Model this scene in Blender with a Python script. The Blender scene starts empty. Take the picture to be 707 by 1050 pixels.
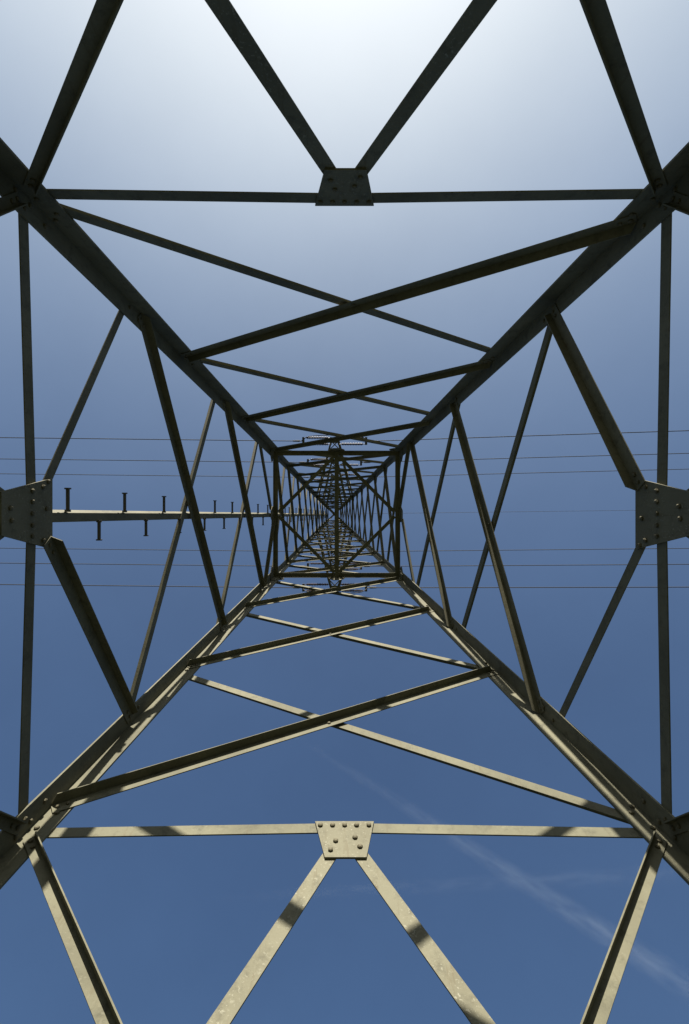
import bpy, bmesh, math, random
from mathutils import Vector, Matrix

R = math.radians
S = bpy.context.scene
col = S.collection
random.seed(7)

# ------------------------------------------------------------------ camera, sky, sun, exposure
F = 556.0                      # focal length in photo pixels (photo is 707 x 1050)
VPX, VPY = 341.8, 527.5        # where straight up lands in the photo
EYE = 1.6                      # camera height above the ground
SUN_EL = 31.0

cd = bpy.data.cameras.new('camera')
cam = bpy.data.objects.new('camera', cd)
col.objects.link(cam)
S.camera = cam
cd.sensor_fit = 'VERTICAL'
cd.sensor_height = 36.0
cd.lens = F / 1050.0 * 36.0
cd.clip_start = 0.05
cd.clip_end = 30000
cd.shift_x = (353.5 - VPX) / 1050.0
cd.shift_y = (VPY - 525.0) / 1050.0
cam.location = (0, 0, EYE)
cam.rotation_euler = (R(180), 0, 0)          # looking straight up

W = bpy.data.worlds.new('World')
S.world = W
W.use_nodes = True
nt = W.node_tree
nt.nodes.clear()
out = nt.nodes.new('ShaderNodeOutputWorld')
bg = nt.nodes.new('ShaderNodeBackground')
sky = nt.nodes.new('ShaderNodeTexSky')
sky.sky_type = 'NISHITA'
sky.sun_disc = False
sky.sun_elevation = R(SUN_EL)
sky.sun_rotation = R(180)
sky.altitude = 100
sky.air_density = 1.0
sky.dust_density = 8.5
sky.ozone_density = 3.0
tint = nt.nodes.new('ShaderNodeMix')          # white balance of the sky light
tint.data_type = 'RGBA'
tint.blend_type = 'MULTIPLY'
tint.inputs[0].default_value = 1.0
tint.inputs[7].default_value = (0.785, 1.04, 1.36, 1)
wtc = nt.nodes.new('ShaderNodeTexCoord')       # thin uneven haze in the air
wno = nt.nodes.new('ShaderNodeTexNoise')
wno.inputs['Scale'].default_value = 2.6
wno.inputs['Detail'].default_value = 6
wno.inputs['Roughness'].default_value = 0.6
nt.links.new(wtc.outputs['Generated'], wno.inputs['Vector'])
wmr = nt.nodes.new('ShaderNodeMapRange')
wmr.inputs[1].default_value = 0.3
wmr.inputs[2].default_value = 0.7
wmr.inputs[3].default_value = 0.94
wmr.inputs[4].default_value = 1.06
nt.links.new(wno.outputs['Fac'], wmr.inputs[0])
wsc = nt.nodes.new('ShaderNodeVectorMath')
wsc.operation = 'SCALE'
nt.links.new(sky.outputs[0], wsc.inputs[0])
nt.links.new(wmr.outputs[0], wsc.inputs['Scale'])
nt.links.new(wsc.outputs[0], tint.inputs[6])
# the glow round the sun levels off in the haze: c / (1 + k c)
den = nt.nodes.new('ShaderNodeVectorMath')
den.operation = 'MULTIPLY_ADD'
den.inputs[1].default_value = (0.098, 0.098, 0.098)
den.inputs[2].default_value = (1, 1, 1)
nt.links.new(tint.outputs[2], den.inputs[0])
div = nt.nodes.new('ShaderNodeVectorMath')
div.operation = 'DIVIDE'
nt.links.new(tint.outputs[2], div.inputs[0])
nt.links.new(den.outputs[0], div.inputs[1])
nt.links.new(div.outputs[0], bg.inputs[0])
bg.inputs[1].default_value = 0.05
nt.links.new(bg.outputs[0], out.inputs[0])

ld = bpy.data.lights.new('sun', 'SUN')
ld.energy = 5.0
ld.angle = R(0.5)
ld.color = (1.0, 0.93, 0.80)
sun = bpy.data.objects.new('sun', ld)
col.objects.link(sun)
sun.location = (0, -30, 40)
sun.rotation_euler = (R(90 - SUN_EL), 0, R(-0.8))

S.view_settings.view_transform = 'Standard'
S.view_settings.look = 'None'
S.view_settings.gamma = 1.0
S.view_settings.exposure = 1.49

# ------------------------------------------------------------------ materials
def new_mat(name):
    mt = bpy.data.materials.new(name)
    mt.use_nodes = True
    n = mt.node_tree
    return mt, n, n.nodes['Principled BSDF']

def ramp(n, src, stops):
    r = n.nodes.new('ShaderNodeValToRGB')
    e = r.color_ramp.elements
    while len(e) < len(stops):
        e.new(0.5)
    for k, (p, c) in enumerate(stops):
        e[k].position = p
        e[k].color = (*c, 1)
    n.links.new(src, r.inputs[0])
    return r.outputs[0]

def noise(n, co, scale, detail=4, rough=0.55):
    t = n.nodes.new('ShaderNodeTexNoise')
    t.inputs['Scale'].default_value = scale
    t.inputs['Detail'].default_value = detail
    t.inputs['Roughness'].default_value = rough
    n.links.new(co, t.inputs['Vector'])
    return t.outputs['Fac']

def mix(n, fac, a, b):
    mx = n.nodes.new('ShaderNodeMix')
    mx.data_type = 'RGBA'
    for s, v in ((0, fac), (6, a), (7, b)):
        if isinstance(v, (tuple, list)):
            mx.inputs[s].default_value = (*v, 1)
        elif isinstance(v, (int, float)):
            mx.inputs[s].default_value = v
        else:
            n.links.new(v, mx.inputs[s])
    return mx.outputs[2]

def steel(name, base, dark, speck_amount):
    mt, n, p = new_mat(name)
    tc = n.nodes.new('ShaderNodeTexCoord')
    co = tc.outputs['Object']
    # broad weathering, smaller dirt patches, streaks running down, rust bloom, chipped pale specks
    big = ramp(n, noise(n, co, 1.9, 6, 0.6), [(0.36, (0, 0, 0)), (0.62, (1, 1, 1))])
    c = mix(n, big, dark, base)
    patch = ramp(n, noise(n, co, 11, 7, 0.72), [(0.52, (0, 0, 0)), (0.68, (0.75,) * 3)])
    c = mix(n, patch, c, tuple(0.66 * v for v in dark))
    mp = n.nodes.new('ShaderNodeMapping')
    mp.inputs['Scale'].default_value = (42, 42, 3.5)
    n.links.new(co, mp.inputs['Vector'])
    drip = ramp(n, noise(n, mp.outputs[0], 1.0, 5, 0.6), [(0.56, (0, 0, 0)), (0.72, (0.55,) * 3)])
    c = mix(n, drip, c, (0.080, 0.064, 0.036))
    rust = ramp(n, noise(n, co, 7, 9, 0.78), [(0.635, (0, 0, 0)), (0.69, (0.85,) * 3)])
    c = mix(n, rust, c, (0.075, 0.044, 0.018))
    sp = ramp(n, noise(n, co, 62, 4, 0.65), [(0.575, (0, 0, 0)), (0.65, (speck_amount,) * 3)])
    cl = ramp(n, noise(n, co, 5.5, 5, 0.65), [(0.40, (0.08,) * 3), (0.62, (1, 1, 1))])
    mul = n.nodes.new('ShaderNodeMath')
    mul.operation = 'MULTIPLY'
    n.links.new(sp, mul.inputs[0])
    n.links.new(cl, mul.inputs[1])
    c = mix(n, mul.outputs[0], c, (0.205, 0.200, 0.155))
    n.links.new(c, p.inputs['Base Color'])
    p.inputs['Roughness'].default_value = 0.7
    p.inputs['Specular IOR Level'].default_value = 0.15
    b = n.nodes.new('ShaderNodeBump')
    b.inputs['Strength'].default_value = 0.3
    b.inputs['Distance'].default_value = 0.003
    n.links.new(noise(n, co, 55, 5), b.inputs['Height'])
    n.links.new(b.outputs[0], p.inputs['Normal'])
    return mt

STEEL = steel('olive_grey_paint', (0.124, 0.119, 0.081), (0.088, 0.085, 0.058), 0.25)
PLATE = steel('weathered_plate_paint', (0.130, 0.124, 0.086), (0.104, 0.099, 0.068), 0.9)
BOLTM = steel('bolt_paint', (0.11, 0.10, 0.066), (0.08, 0.073, 0.048), 0.0)

def plain(name, c, rough=0.6, metal=0.0, var=0.3, scale=8):
    mt, n, p = new_mat(name)
    tc = n.nodes.new('ShaderNodeTexCoord')
    f = noise(n, tc.outputs['Object'], scale, 5)
    n.links.new(mix(n, f, tuple(v * (1 - var) for v in c), tuple(v * (1 + var) for v in c)), p.inputs['Base Color'])
    p.inputs['Roughness'].default_value = rough
    p.inputs['Metallic'].default_value = metal
    return mt

BLACK = plain('dark_step_iron', (0.05, 0.047, 0.04), 0.6)
WIRE = plain('weathered_aluminium', (0.012, 0.012, 0.014), 0.8, 0.0)
BROWN = plain('brown_porcelain', (0.035, 0.014, 0.010), 0.35)
GREYM = plain('galvanised_fitting', (0.06, 0.06, 0.057), 0.6, 0.0)
CONC = plain('concrete', (0.32, 0.31, 0.28), 0.9)
GRASS = plain('grass_ground', (0.020, 0.026, 0.010), 0.95, 0, 0.5, 1.5)

# ------------------------------------------------------------------ helpers
def obj(name, bm, mt, parent=None):
    me = bpy.data.meshes.new(name)
    bmesh.ops.recalc_face_normals(bm, faces=bm.faces[:])
    bm.to_mesh(me)
    bm.free()
    me.materials.append(mt)
    o = bpy.data.objects.new(name, me)
    col.objects.link(o)
    o.parent = parent
    return o

def empty(name, loc, label, cat, group=None):
    o = bpy.data.objects.new(name, None)
    o.empty_display_size = 0.3
    col.objects.link(o)
    o.location = loc
    return tag(o, label, cat, group)

def tag(o, label, cat, group=None):
    o['label'] = label
    o['category'] = cat
    if group:
        o['group'] = group
    return o

def prism(bm, ring, vec):
    a = [bm.verts.new(p) for p in ring]
    b = [bm.verts.new(p + vec) for p in ring]
    k = len(ring)
    bm.faces.new(a)
    bm.faces.new(b[::-1])
    for i in range(k):
        bm.faces.new((a[i], b[i], b[(i + 1) % k], a[(i + 1) % k]))

def angle(bm, p0, p1, dA, dB, a, b, t, clip=0.0):
    """L-section swept from p0 (its corner) to p1; flange a along dA, flange b along dB."""
    d = (p1 - p0).normalized()
    A = (dA - d * dA.dot(d)).normalized()
    B = (dB - d * dB.dot(d)).normalized()
    prof = [(0, 0), (a, 0), (a, t), (t, t), (t, b), (0, b)]
    lo = [bm.verts.new(p0 + A * x + B * y + d * clip * max(0, y - t)) for x, y in prof]
    hi = [bm.verts.new(p1 + A * x + B * y - d * clip * max(0, y - t)) for x, y in prof]
    k = len(prof)
    for ring in (lo, hi[::-1]):          # the L as two quads
        r = ring if ring is lo else hi
        bm.faces.new((r[0], r[1], r[2], r[3]))
        bm.faces.new((r[0], r[3], r[4], r[5]))
    for i in range(k):
        bm.faces.new((lo[i], hi[i], hi[(i + 1) % k], lo[(i + 1) % k]))

def tube(bm, pts, r, seg=8):
    rings = []
    for i, p in enumerate(pts):
        d = (pts[min(i + 1, len(pts) - 1)] - pts[max(i - 1, 0)]).normalized()
        s = d.cross(Vector((0.31, 0.2, 0.93))).normalized()
        u = d.cross(s)
        rr = r[i] if isinstance(r, (list, tuple)) else r
        rings.append([bm.verts.new(p + (s * math.cos(2 * math.pi * k / seg) + u * math.sin(2 * math.pi * k / seg)) * rr) for k in range(seg)])
    for i in range(len(rings) - 1):
        for k in range(seg):
            bm.faces.new((rings[i][k], rings[i][(k + 1) % seg], rings[i + 1][(k + 1) % seg], rings[i + 1][k]))
    bm.faces.new(rings[0][::-1])
    bm.faces.new(rings[-1])

def box(bm, c, hx, hy, hz):
    ring = [Vector((c[0] + sx * hx, c[1] + sy * hy, c[2] - hz)) for sx, sy in ((-1, -1), (1, -1), (1, 1), (-1, 1))]
    prism(bm, ring, Vector((0, 0, 2 * hz)))

# ------------------------------------------------------------------ ground
bm = bmesh.new()
prism(bm, [Vector((x, y, -0.5)) for x, y in ((-3000, -3000), (3000, -3000), (3000, 3000), (-3000, 3000))], Vector((0, 0, 0.5)))
g = obj('ground', bm, GRASS)
g['kind'] = 'structure'

# ------------------------------------------------------------------ the pylon
pylon = empty('electricity_pylon', (0.069, -0.005, 0),
              'tall olive grey steel lattice pylon seen from inside its base', 'pylon')
K1, W0 = 0.0863, 2.16
HW = 10.57                                     # waist, metres above the eye
K2 = 0.036
HT = 33.4                                      # top of the square body
FOOT = -1.6

def w(h):
    return W0 - K1 * h if h <= HW else (W0 - K1 * HW) - K2 * (h - HW)

Z = Vector((0, 0, 1))
FACES = {'bottom': Vector((0, 1, 0)), 'left': Vector((-1, 0, 0)),
         'top': Vector((0, -1, 0)), 'right': Vector((1, 0, 0))}

class Face:
    def __init__(s, name):
        s.n = FACES[name]
        s.t = Vector((s.n.y, -s.n.x, 0))       # bottom face: towards +X
    def k(s, h):
        return K1 if h <= HW else K2
    def up(s, h):
        return (Z - s.n * s.k(h)).normalized()
    def inn(s, h):
        return -(s.n + Z * s.k(h)).normalized()
    def at(s, u, h, off=0.0):
        return s.n * w(h) + s.t * u + Z * (h + EYE) + s.inn(h) * off
    def brace(s, name, u0, h0, u1, h1, inside, a, c, t=0.007, lt=0.014, edge=1, mt=None, parent=None, extra=0.0, bolts=0):
        """An angle lying in the face. inside: outstanding flange points into the tower,
        in-plane flange sits on the inner side of the legs; else everything on the outer side."""
        hm = 0.5 * (h0 + h1)
        up, inn = s.up(hm), s.inn(hm)
        off = (lt + 0.0015 + extra) if inside else (-0.0015 - extra)
        p0, p1 = s.at(u0, h0, off), s.at(u1, h1, off)
        d = (p1 - p0).normalized()
        q = d.cross(inn).normalized()
        if abs(q.dot(up)) < 1e-3:
            q = up
        if q.dot(up) < 0:
            q = -q
        q = q * edge
        bm = bmesh.new()
        B = inn if inside else -inn
        angle(bm, p0 + q * (a / 2), p1 + q * (a / 2), -q, B, a, c, t, 0.6 if inside else 0.5)
        o = obj(name, bm, mt or STEEL, parent or pylon)
        if bolts and inside:             # two bolt heads near each end, on the in-plane flange
            du, dh = u1 - u0, h1 - h0
            L = math.hypot(du, dh)
            for e in (0.035, 0.095, L - 0.095, L - 0.035):
                s.bolt(u0 + du * e / L, h0 + dh * e / L, off + t, o, 0.014, 0.012)
        if bolts == 2:                   # bolt at the crossing
            e = 0.5
            s.bolt(u0 + (u1 - u0) * e, h0 + (h1 - h0) * e, off + t, o, 0.015, 0.012)
        return o
    def plate(s, name, pts, off, t, mt=None):
        hm = sum(h for u, h in pts) / len(pts)
        inn = s.inn(hm)
        bm = bmesh.new()
        prism(bm, [s.at(u, h, off) for u, h in pts], inn * t)
        o = obj(name, bm, mt or PLATE, pylon)
        return o
    def bolt(s, u, h, off, parent, r=0.0155, hh=0.013):
        inn = s.inn(h)
        up = s.up(h)
        c = s.at(u, h, off)
        bm = bmesh.new()
        tt = s.t
        rot = random.uniform(0, 1)
        ring = [(math.cos(math.pi / 3 * i + rot), math.sin(math.pi / 3 * i + rot)) for i in range(6)]
        lo = [bm.verts.new(c + (tt * x + up * y) * r) for x, y in ring]
        hi = [bm.verts.new(c + (tt * x + up * y) * r + inn * hh * 0.7) for x, y in ring]
        tp = [bm.verts.new(c + (tt * x + up * y) * r * 0.6 + inn * hh) for x, y in ring]
        bm.faces.new(tp)
        bm.faces.new(lo[::-1])
        for i in range(6):
            j = (i + 1) % 6
            bm.faces.new((lo[i], lo[j], hi[j], hi[i]))
            bm.faces.new((hi[i], hi[j], tp[j], tp[i]))
        return obj('bolt', bm, BOLTM, parent)

FB, FL, FT, FR = (Face(k) for k in ('bottom', 'left', 'top', 'right'))
ALL = (FB, FL, FT, FR)
SIDE = (FL, FR)
ENDS = (FB, FT)

# legs and their concrete feet
def corner(sx, sy, h):
    return Vector((sx * w(h), sy * w(h), h + EYE))

LEGS = {}
for sx in (-1, 1):
    for sy in (-1, 1):
        bm = bmesh.new()
        angle(bm, corner(sx, sy, FOOT), corner(sx, sy, HW), Vector((-sx, 0, 0)), Vector((0, -sy, 0)), 0.152, 0.152, 0.014)
        LEGS[(sx, sy)] = obj('leg', bm, STEEL, pylon)
        bm = bmesh.new()
        e = 1e-4
        angle(bm, corner(sx, sy, HW + e), corner(sx, sy, HT), Vector((-sx, 0, 0)), Vector((0, -sy, 0)), 0.115, 0.115, 0.012)
        obj('leg', bm, STEEL, pylon)
        # splice angle inside the joint of the two leg lengths
        bm = bmesh.new()
        ins = Vector((-sx, -sy, 0)) * 0.0145
        angle(bm, corner(sx, sy, HW - 0.28) + ins, corner(sx, sy, HW + 0.02) + ins, Vector((-sx, 0, 0)), Vector((0, -sy, 0)), 0.11, 0.11, 0.012)
        obj('splice_angle', bm, STEEL, pylon)
        bm = bmesh.new()
        c = corner(sx, sy, FOOT)
        ring = [Vector((c.x + 0.33 * math.cos(k * math.pi / 8), c.y + 0.33 * math.sin(k * math.pi / 8), -0.3)) for k in range(16)]
        prism(bm, ring, Vector((0, 0, 0.55)))
        obj('concrete_footing', bm, CONC, pylon)

# level A : horizontal bars, gusset plates, knee braces down to the feet
HA = 3.243
for f in ALL:
    side = f in SIDE
    drop = 0.06 if side else 0.04
    hm = HA + (0.022 if f is FL else -0.015 if f is FR else 0.006 if f is FB else 0)
    for sg in (-1, 1):
        ue = sg * (w(HA - drop) - 0.05)
        f.brace('horizontal_bar', sg * 0.004, hm, ue, HA - drop, False, 0.082, 0.058, 0.008)
    if side:
        pts = [(-0.23, 3.44), (0.23, 3.44), (0.13, 2.93), (-0.13, 2.93)]
        pts = [(-0.225, 3.445), (0.225, 3.445), (0.12, 2.98), (-0.12, 2.98)]
    else:
        pts = [(-0.178, 3.288), (0.178, 3.288), (0.115, 2.985), (-0.115, 2.985)]
    pl = f.plate('gusset_plate', pts, 0.0, 0.012)
    if side:
        for u in (-0.135, -0.07, 0.0, 0.07, 0.135):
            f.bolt(u, HA - 0.0, 0.012, pl)
        for u, h in ((-0.20, 3.40), (-0.165, 3.345), (0.20, 3.40), (0.165, 3.345), (-0.03, 3.05), (0.04, 3.06), (-0.03, 3.38)):
            f.bolt(u, h, 0.012, pl)
    else:
        for u in (-0.145, -0.072, 0.0, 0.072, 0.145):
            f.bolt(u, HA + 0.005, 0.012, pl)
        for u, h in ((-0.054, 3.113), (0.058, 3.14), (-0.083, 3.04), (0.083, 3.065)):
            f.bolt(u, h, 0.012, pl)
    # knee braces from the plate to the feet
    slope = 0.468
    h_top, u_top = 3.13, 0.035
    for sg in (-1, 1):
        hb = FOOT + 0.15
        ub = u_top + slope * (h_top - hb)
        f.brace('knee_brace', sg * u_top, h_top, sg * ub, hb, False, 0.083, 0.055, 0.008, mt=PLATE)
        # short brace from the leg down to the knee brace
        h0, u0 = 3.12, w(3.12) - 0.075
        hj = 1.77
        uj = u_top + slope * (h_top - hj)
        f.brace('short_brace', sg * u0, h0, sg * uj, hj, True, 0.066, 0.052, 0.007, bolts=1)
        f.brace('strut', sg * uj, hj - 0.12, sg * (w(hj - 0.2) - 0.05), hj - 0.2, True, 0.06, 0.05, 0.007)

# cross braces of the lower body
def cross(f, thick, thin, a, c, t=0.007, lt=0.014, inset=0.05):
    (l0, h0), (l1, h1) = thick, thin
    f.brace('cross_brace', -(w(l0) - inset + 0.01), l0, w(h0) - inset, h0, True, a * 0.92, c * 1.07, t, lt, bolts=2 if h0 < HW - 0.2 else 0)
    f.brace('cross_brace', w(l1) - inset, l1, -(w(h1) - inset), h1, False, a * 0.86, c, t, lt)

for f in ENDS:
    cross(f, (3.39, 5.66), (3.30, 5.65), 0.100, 0.067)
    cross(f, (5.80, 8.10), (5.80, 8.07), 0.095, 0.064)
    cross(f, (8.28, 10.35), (8.28, 10.36), 0.088, 0.060)
for f in SIDE:
    cross(f, (4.68, 7.12), (4.50, 6.92), 0.098, 0.066)
    cross(f, (7.20, 9.48), (7.03, 9.35), 0.092, 0.062)
    # upward knee braces from the gusset plate to the legs
    f.brace('knee_brace', 0.17, 3.38, w(4.50) - 0.07, 4.50, True, 0.10, 0.067, 0.007, 0.014, bolts=1)
    f.brace('knee_brace', -0.185, 3.40, -(w(4.46) - 0.05), 4.46, False, 0.072, 0.055)
    # and from the top pair of nodes to the middle of the waist bar
    f.brace('knee_brace', w(9.62) - 0.05, 9.62, 0.05, HW - 0.03, True, 0.08, 0.055, 0.006)
    f.brace('knee_brace', -(w(9.5) - 0.05), 9.5, -0.05, HW - 0.03, False, 0.08, 0.055, 0.006)

# bolts on the legs
for (sx, sy), leg in LEGS.items():
    for f in ALL:
        if f.n.dot(Vector((sx, sy, 0))) < 0.5:
            continue
        su = 1 if f.t.dot(Vector((sx, sy, 0))) > 0 else -1
        for h, du in ((3.42, 0.05), (3.36, 0.09), (3.22, 0.055), (3.17, 0.10), (3.09, 0.05), (4.50, 0.06), (4.66, 0.10), (5.72, 0.05), (5.92, 0.05), (7.05, 0.06), (8.2, 0.05), (8.4, 0.05)):
            if f in ENDS and h in (3.09, 3.17, 4.50, 4.66, 7.05): continue
            if f in SIDE and h in (3.42, 5.72, 5.92, 8.2, 8.4): continue
            f.bolt(su * (w(h) - du), h, 0.014, leg, 0.016, 0.014)

# waist diaphragm
for f in ALL:
    f.brace('waist_bar', -(w(HW) - 0.02), HW, w(HW) - 0.02, HW, True, 0.07, 0.085, 0.008)
    for sg in (-1, 1):
        ww = w(HW)
        f.plate('corner_plate', [(sg * (ww - 0.02), HW + 0.13), (sg * (ww - 0.21), HW + 0.06), (sg * (ww - 0.23), HW - 0.06), (sg * (ww - 0.03), HW - 0.26)], -0.013, 0.010)
    f.plate('gusset_plate', [(-0.16, HW + 0.05), (0.16, HW + 0.05), (0.15, HW - 0.07), (0.07, HW - 0.2), (-0.07, HW - 0.2), (-0.15, HW - 0.07)], 0.0, 0.010)
zt = HW + EYE - 0.012
wi = w(HW) - 0.03
mids = [Vector((0, -wi, zt)), Vector((wi, 0, zt)), Vector((0, wi, zt)), Vector((-wi, 0, zt))]
for i in range(4):
    a, b = mids[i], mids[(i + 1) % 4]
    d = (b - a).normalized()
    bm = bmesh.new()
    angle(bm, a + d * 0.09, b - d * 0.09, Vector((-a.x - b.x, -a.y - b.y, 0)), Z, 0.065, 0.05, 0.006)
    obj('plan_brace', bm, STEEL, pylon)
bm = bmesh.new()
angle(bm, Vector((-0.04, -wi, zt + 0.012)), Vector((-0.04, wi, zt + 0.012)), Vector((1, 0, 0)), Z, 0.085, 0.06, 0.007)
obj('plan_brace', bm, STEEL, pylon)

# cross braces of the upper body
NP = 11
HN = [HW + 0.06 + (HT - HW - 0.06) * i / NP for i in range(NP + 1)]
for f in ALL:
    for i in range(NP):
        s = 0.075 - 0.0025 * i
        cross(f, (HN[i] + 0.06, HN[i + 1]), (HN[i] + 0.04, HN[i + 1] - 0.06), s, s * 0.72, 0.006, 0.012, 0.03)

ARM_H = (HN[6], HN[8], HN[10])
for h in ARM_H + (HT - 0.05,):
    for f in ALL:
        f.brace('belt_bar', -(w(h) - 0.01), h, w(h) - 0.01, h, True, 0.055, 0.055, 0.006, 0.012, extra=0.008)
    wi = w(h) - 0.04
    for sg in (-1, 1):
        bm = bmesh.new()
        z = h + EYE + (0.0 if sg < 0 else 0.009)
        angle(bm, Vector((-wi, -sg * wi, z)), Vector((wi, sg * wi, z)), Vector((sg, -1, 0)), Z, 0.05, 0.04, 0.006)
        obj('plan_brace', bm, STEEL, pylon)

# crossarms
ARM_L = [75.0 * ARM_H[0] / F, 53.2 * ARM_H[1] / F, 38.0 * ARM_H[2] / F]
TIP = 0.17
for h, L in zip(ARM_H, ARM_L):
    for sy in (-1, 1):
        wb, ht = w(h), h + 1.25
        wt = w(ht)
        bm0 = bmesh.new()
        arm = None
        chords = []
        for sx in (-1, 1):
            p0 = Vector((sx * wb, sy * (wb + 0.004), h + EYE))
            p1 = Vector((sx * TIP, sy * (L + 0.06), h + EYE))
            q0 = Vector((sx * wt, sy * (wt + 0.004), ht + EYE))
            q1 = Vector((sx * TIP, sy * (L + 0.06), h + EYE + 0.1))
            chords.append((p0, p1, q0, q1))
        # root object of the arm: the tip plate frame
        bm = bmesh.new()
        box(bm, (0, sy * (L + 0.02), h + EYE - 0.012), TIP + 0.03, 0.10, 0.008)
        arm = obj('crossarm', bm, STEEL, pylon)
        for (p0, p1, q0, q1) in chords:
            sgn = -1 if p0.x > 0 else 1
            bm = bmesh.new(); angle(bm, p0, p1, Vector((sgn, 0, 0)), Z, 0.07, 0.07, 0.007); obj('chord', bm, STEEL, arm)
            bm = bmesh.new(); angle(bm, q0, q1, Vector((sgn, 0, 0)), -Z, 0.06, 0.06, 0.007); obj('chord', bm, STEEL, arm)
        nseg = max(4, int(round((L - wb) / 0.45)))
        l0, r0 = chords[0], chords[1]
        bm = bmesh.new()
        for i in range(nseg):
            a0, a1 = i / nseg, (i + 1) / nseg
            A, B = (l0, r0) if i % 2 else (r0, l0)
            pa = A[0].lerp(A[1], a0); pb = B[0].lerp(B[1], a1)
            angle(bm, pa + Z * 0.009, pb + Z * 0.009, Vector((0, 1, 0)), Z, 0.04, 0.03, 0.005)
            pa = B[0].lerp(B[1], a0); pb = A[0].lerp(A[1], a1)
            angle(bm, pa + Z * 0.017, pb + Z * 0.017, Vector((0, 1, 0)), Z, 0.04, 0.03, 0.005)
            for c4 in (l0, r0):
                pa = c4[0].lerp(c4[1], a0); qb = c4[2].lerp(c4[3], a1)
                angle(bm, pa + Z * 0.07, qb, Vector((0, 1, 0)), Vector((1, 0, 0)), 0.035, 0.03, 0.005)
        obj('lacing', bm, STEEL, arm)

# earth wire peak
HP = 35.6
for sx in (-1, 1):
    for sy in (-1, 1):
        bm = bmesh.new()
        angle(bm, corner(sx, sy, HT + 1e-3), Vector((sx * 0.05, sy * 0.05, HP + EYE)), Vector((-sx, 0, 0)), Vector((0, -sy, 0)), 0.07, 0.07, 0.008)
        obj('peak_bar', bm, STEEL, pylon)
bm = bmesh.new(); box(bm, (0, 0, HP + EYE + 0.02), 0.09, 0.09, 0.018); obj('peak_plate', bm, STEEL, pylon)

# climbing rail with step bolts in the middle of the left face
def rail_piece(h0, h1, first):
    f = FL
    inn = f.inn(0.5 * (h0 + h1))
    bm = bmesh.new()
    p0, p1 = f.at(-0.006, h0, -0.012), f.at(-0.006, h1, -0.012)
    angle(bm, p0, p1, Vector((0, 1, 0)), -inn + Vector((0, -0.50, 0)), 0.062, 0.045, 0.007)
    return obj('climbing_rail', bm, STEEL, pylon)
rails = [rail_piece(3.30, HW - 0.02, True), rail_piece(HW + 0.02, HT - 0.2, False)]
h, sgn, nb = 3.646, -1, 0
while h < 31.5:
    f = FL
    c = f.at(0.0, h, -0.012 + 0.004)
    y0 = -0.016 if sgn < 0 else 0.052
    bm = bmesh.new()
    base = Vector((c.x, c.y + y0, c.z))
    D = Vector((0, sgn, 0))
    L = 0.158 if sgn < 0 else 0.148
    tube(bm, [base - D * 0.004, base + D * 0.012], 0.021, 6)
    tube(bm, [base + D * 0.010, base + D * (L - 0.008)], 0.0125, 10)
    tube(bm, [base + D * (L - 0.010), base + D * L], 0.022, 10)
    obj('step_bolt', bm, BLACK, rails[0] if h < HW else rails[1])
    nb += 1
    h += 0.4065
    sgn = -sgn

# ------------------------------------------------------------------ insulators, jumpers, conductors
PX, PY = 0.069, -0.005
SIDE_W = {-1: 'left', 1: 'right'}
ARMS = {0: 'outermost', 1: 'middle', 2: 'innermost'}
UPDN = {-1: 'above', 1: 'below'}

def insulator(bm, p, D, L):
    """a ribbed string of discs along D from p"""
    pts, rad = [], []
    n = 13
    pts.append(p); rad.append(0.014)
    pts.append(p + D * 0.10); rad.append(0.016)
    for i in range(n):
        s = 0.12 + (L - 0.24) * i / n
        step = (L - 0.24) / n
        for ds, r in ((0.05, 0.03), (0.15, 0.062), (0.4, 0.064), (0.5, 0.035), (0.95, 0.028)):
            pts.append(p + D * (s + step * ds)); rad.append(r)
    pts.append(p + D * (L - 0.10)); rad.append(0.016)
    pts.append(p + D * L); rad.append(0.014)
    tube(bm, pts, rad, 10)

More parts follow.
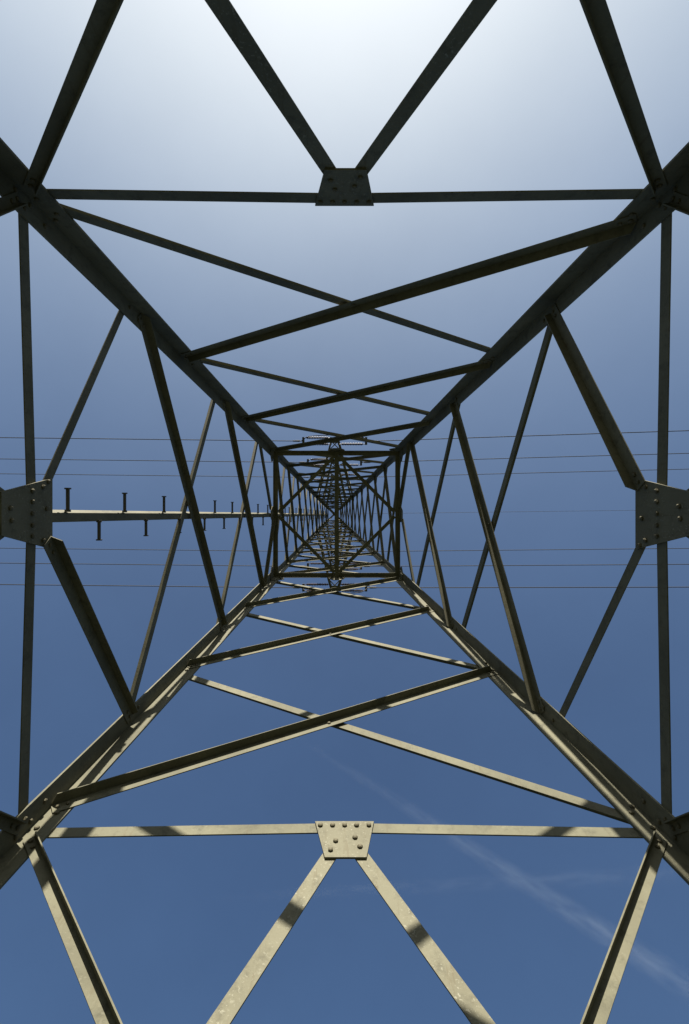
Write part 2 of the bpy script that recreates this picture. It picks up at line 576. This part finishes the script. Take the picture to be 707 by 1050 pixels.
YK = 1.33
order_top = {0: 'outermost', 1: 'second', 2: 'innermost'}
for ai, (h, L) in enumerate(zip(ARM_H, ARM_L)):
    for sy in (-1, 1):
        Y = PY + sy * L
        z = h + EYE - 0.05
        ends = {}
        for sx in (-1, 1):
            D = Vector((sx, 0, 0))
            root = empty('insulator_string', (PX + sx * 0.12, Y, z),
                         'double brown insulator string on the %s side of the %s crossarm %s the tower centre' % (SIDE_W[sx], ARMS[ai], UPDN[sy]),
                         'insulator', 'tension insulator strings on the crossarms')
            for q in (-1, 1):
                bm = bmesh.new()
                insulator(bm, Vector((sx * 0.06, q * 0.135, 0)), D, YK - 0.20)
                obj('insulator', bm, BROWN, root)
            bm = bmesh.new()
            box(bm, (sx * 0.045, 0, 0), 0.035, 0.165, 0.010)
            obj('yoke_plate', bm, GREYM, root)
            bm = bmesh.new()
            box(bm, (sx * (YK - 0.12), 0, 0), 0.05, 0.165, 0.012)
            obj('yoke_plate', bm, GREYM, root)
            bm = bmesh.new()
            c0 = Vector((sx * (YK - 0.08), 0, 0))
            tube(bm, [c0, c0 + D * 0.10, c0 + D * 0.14, c0 + D * 0.38, c0 + D * 0.42], [0.02, 0.022, 0.04, 0.032, 0.018], 8)
            obj('tension_clamp', bm, GREYM, root)
            e = Vector((PX + sx * (0.12 + YK - 0.08 + 0.40), Y, z))
            ends[sx] = e
            # conductor
            pts = []
            for i in range(25):
                x = 120.0 * (i / 24) ** 1.6
                if sx < 0:
                    dy, dz = -0.0112 * x, -0.004 * x + 0.00002 * x * x
                else:
                    dy, dz = -0.0176 * x, -0.125 * x + 0.0006 * x * x
                pts.append(e + Vector((sx * x, dy, dz)))
            bm = bmesh.new()
            tube(bm, pts, 0.017, 6)
            o = obj('conductor', bm, WIRE)
            tag(o, 'thin dark power line running %s from the %s crossarm %s the tower centre' % (SIDE_W[sx], ARMS[ai], UPDN[sy]),
                'power line', 'conductors of the power line')
        # jumper loop below the arm tip
        a, b = ends[-1], ends[1]
        pts = []
        for i in range(17):
            t = i / 16
            p = (a + Vector((0.36, 0, 0))).lerp(b - Vector((0.36, 0, 0)), t)
            s = 4 * t * (1 - t)
            p = p + Vector((0.30 * (1 if t < .5 else -1) * 0, sy * 0.13 * min(1, s * 3), -0.85 * s ** 0.7))
            pts.append(p)
        bm = bmesh.new()
        tube(bm, pts, 0.017, 6)
        tag(obj('jumper_cable', bm, WIRE), 'short jumper cable under the tip of the %s crossarm %s the tower centre' % (ARMS[ai], UPDN[sy]),
            'cable', 'jumper cables under the crossarms')

bm = bmesh.new()
e = Vector((PX, PY - 0.02, HP + EYE + 0.06))
pts = []
for i in range(-24, 25):
    x = 120.0 * (abs(i) / 24) ** 1.6 * (1 if i > 0 else -1)
    pts.append(e + Vector((x, -0.0112 * abs(x) if x < 0 else -0.0125 * x, -0.02 * abs(x) + 0.0001 * x * x)))
tube(bm, pts, 0.009, 6)
tag(obj('earth_wire', bm, WIRE), 'faint thin earth wire crossing over the very top of the pylon', 'power line')

# ------------------------------------------------------------------ contrails (thin ice cloud, real volumes far above)
ALT = 1500.0
def sky_pt(px, py):
    return Vector(((px - VPX) / F * ALT, (py - VPY) / F * ALT, ALT + EYE))

def contrail(label, p0, p1, r0, r1, dens, seed):
    """A straight widening trail along its local X; density frays towards the edge."""
    a, b = sky_pt(*p0), sky_pt(*p1)
    L = (b - a).length
    k = ALT / F
    r0, r1 = r0 * k, r1 * k
    bm = bmesh.new()
    N = 24
    tube(bm, [Vector((L * i / N, 0, 0)) for i in range(N + 1)], [r0 + (r1 - r0) * i / N for i in range(N + 1)], 16)
    mt = bpy.data.materials.new('contrail_ice')
    mt.use_nodes = True
    n = mt.node_tree
    n.nodes.clear()
    o = n.nodes.new('ShaderNodeOutputMaterial')
    v = n.nodes.new('ShaderNodeVolumePrincipled')
    v.inputs['Color'].default_value = (0.80, 0.90, 1.0, 1)
    v.inputs['Anisotropy'].default_value = 0.2
    tc = n.nodes.new('ShaderNodeTexCoord')
    co = tc.outputs['Object']
    def M(op, x, y=0.0, z=0.0, clamp=False):
        q = n.nodes.new('ShaderNodeMath')
        q.operation = op
        q.use_clamp = clamp
        for s_, val in enumerate((x, y, z)):
            if isinstance(val, (int, float)):
                q.inputs[s_].default_value = val
            else:
                n.links.new(val, q.inputs[s_])
        return q.outputs[0]
    sp = n.nodes.new('ShaderNodeSeparateXYZ')
    n.links.new(co, sp.inputs[0])
    rx = M('MULTIPLY_ADD', sp.outputs[0], (r1 - r0) / L, r0)
    rho = M('SQRT', M('ADD', M('MULTIPLY', sp.outputs[1], sp.outputs[1]), M('MULTIPLY', sp.outputs[2], sp.outputs[2])))
    mp = n.nodes.new('ShaderNodeMapping')
    mp.inputs['Location'].default_value = (seed, seed, 0)
    mp.inputs['Scale'].default_value = (0.012, 0.050, 0.050)
    mp.inputs['Rotation'].default_value = (0, 0, 0.5)
    n.links.new(co, mp.inputs['Vector'])
    f = noise(n, mp.outputs[0], 1.0, 4, 0.6)
    edge = M('SUBTRACT', 1.0, M('DIVIDE', rho, rx), clamp=True)
    fade = M('MULTIPLY', M('DIVIDE', sp.outputs[0], 0.35 * L, clamp=True), M('DIVIDE', M('SUBTRACT', L, sp.outputs[0]), 0.2 * L, clamp=True))
    wisp = M('MULTIPLY', M('SUBTRACT', f, 0.36, clamp=True), 3.6)
    d = M('MULTIPLY', M('MULTIPLY', M('POWER', edge, 1.2), wisp), M('MULTIPLY', fade, dens))
    n.links.new(d, v.inputs['Density'])
    n.links.new(v.outputs[0], o.inputs['Volume'])
    t = obj('contrail', bm, mt)
    X = (b - a).normalized()
    Y = Z.cross(X).normalized()
    mw = Matrix((X, Y, X.cross(Y))).transposed().to_4x4()
    mw.translation = a
    t.matrix_world = mw
    return tag(t, label, 'contrail', 'contrails in the blue sky')

contrail('wide faint contrail slanting down to the right behind the lower bracing', (280, 740), (760, 1046), 4, 19, 0.0026, 3.0)
contrail('thin level contrail crossing the wide slanting one low in the sky', (200, 921), (720, 894), 6, 12, 0.0013, 11.0)
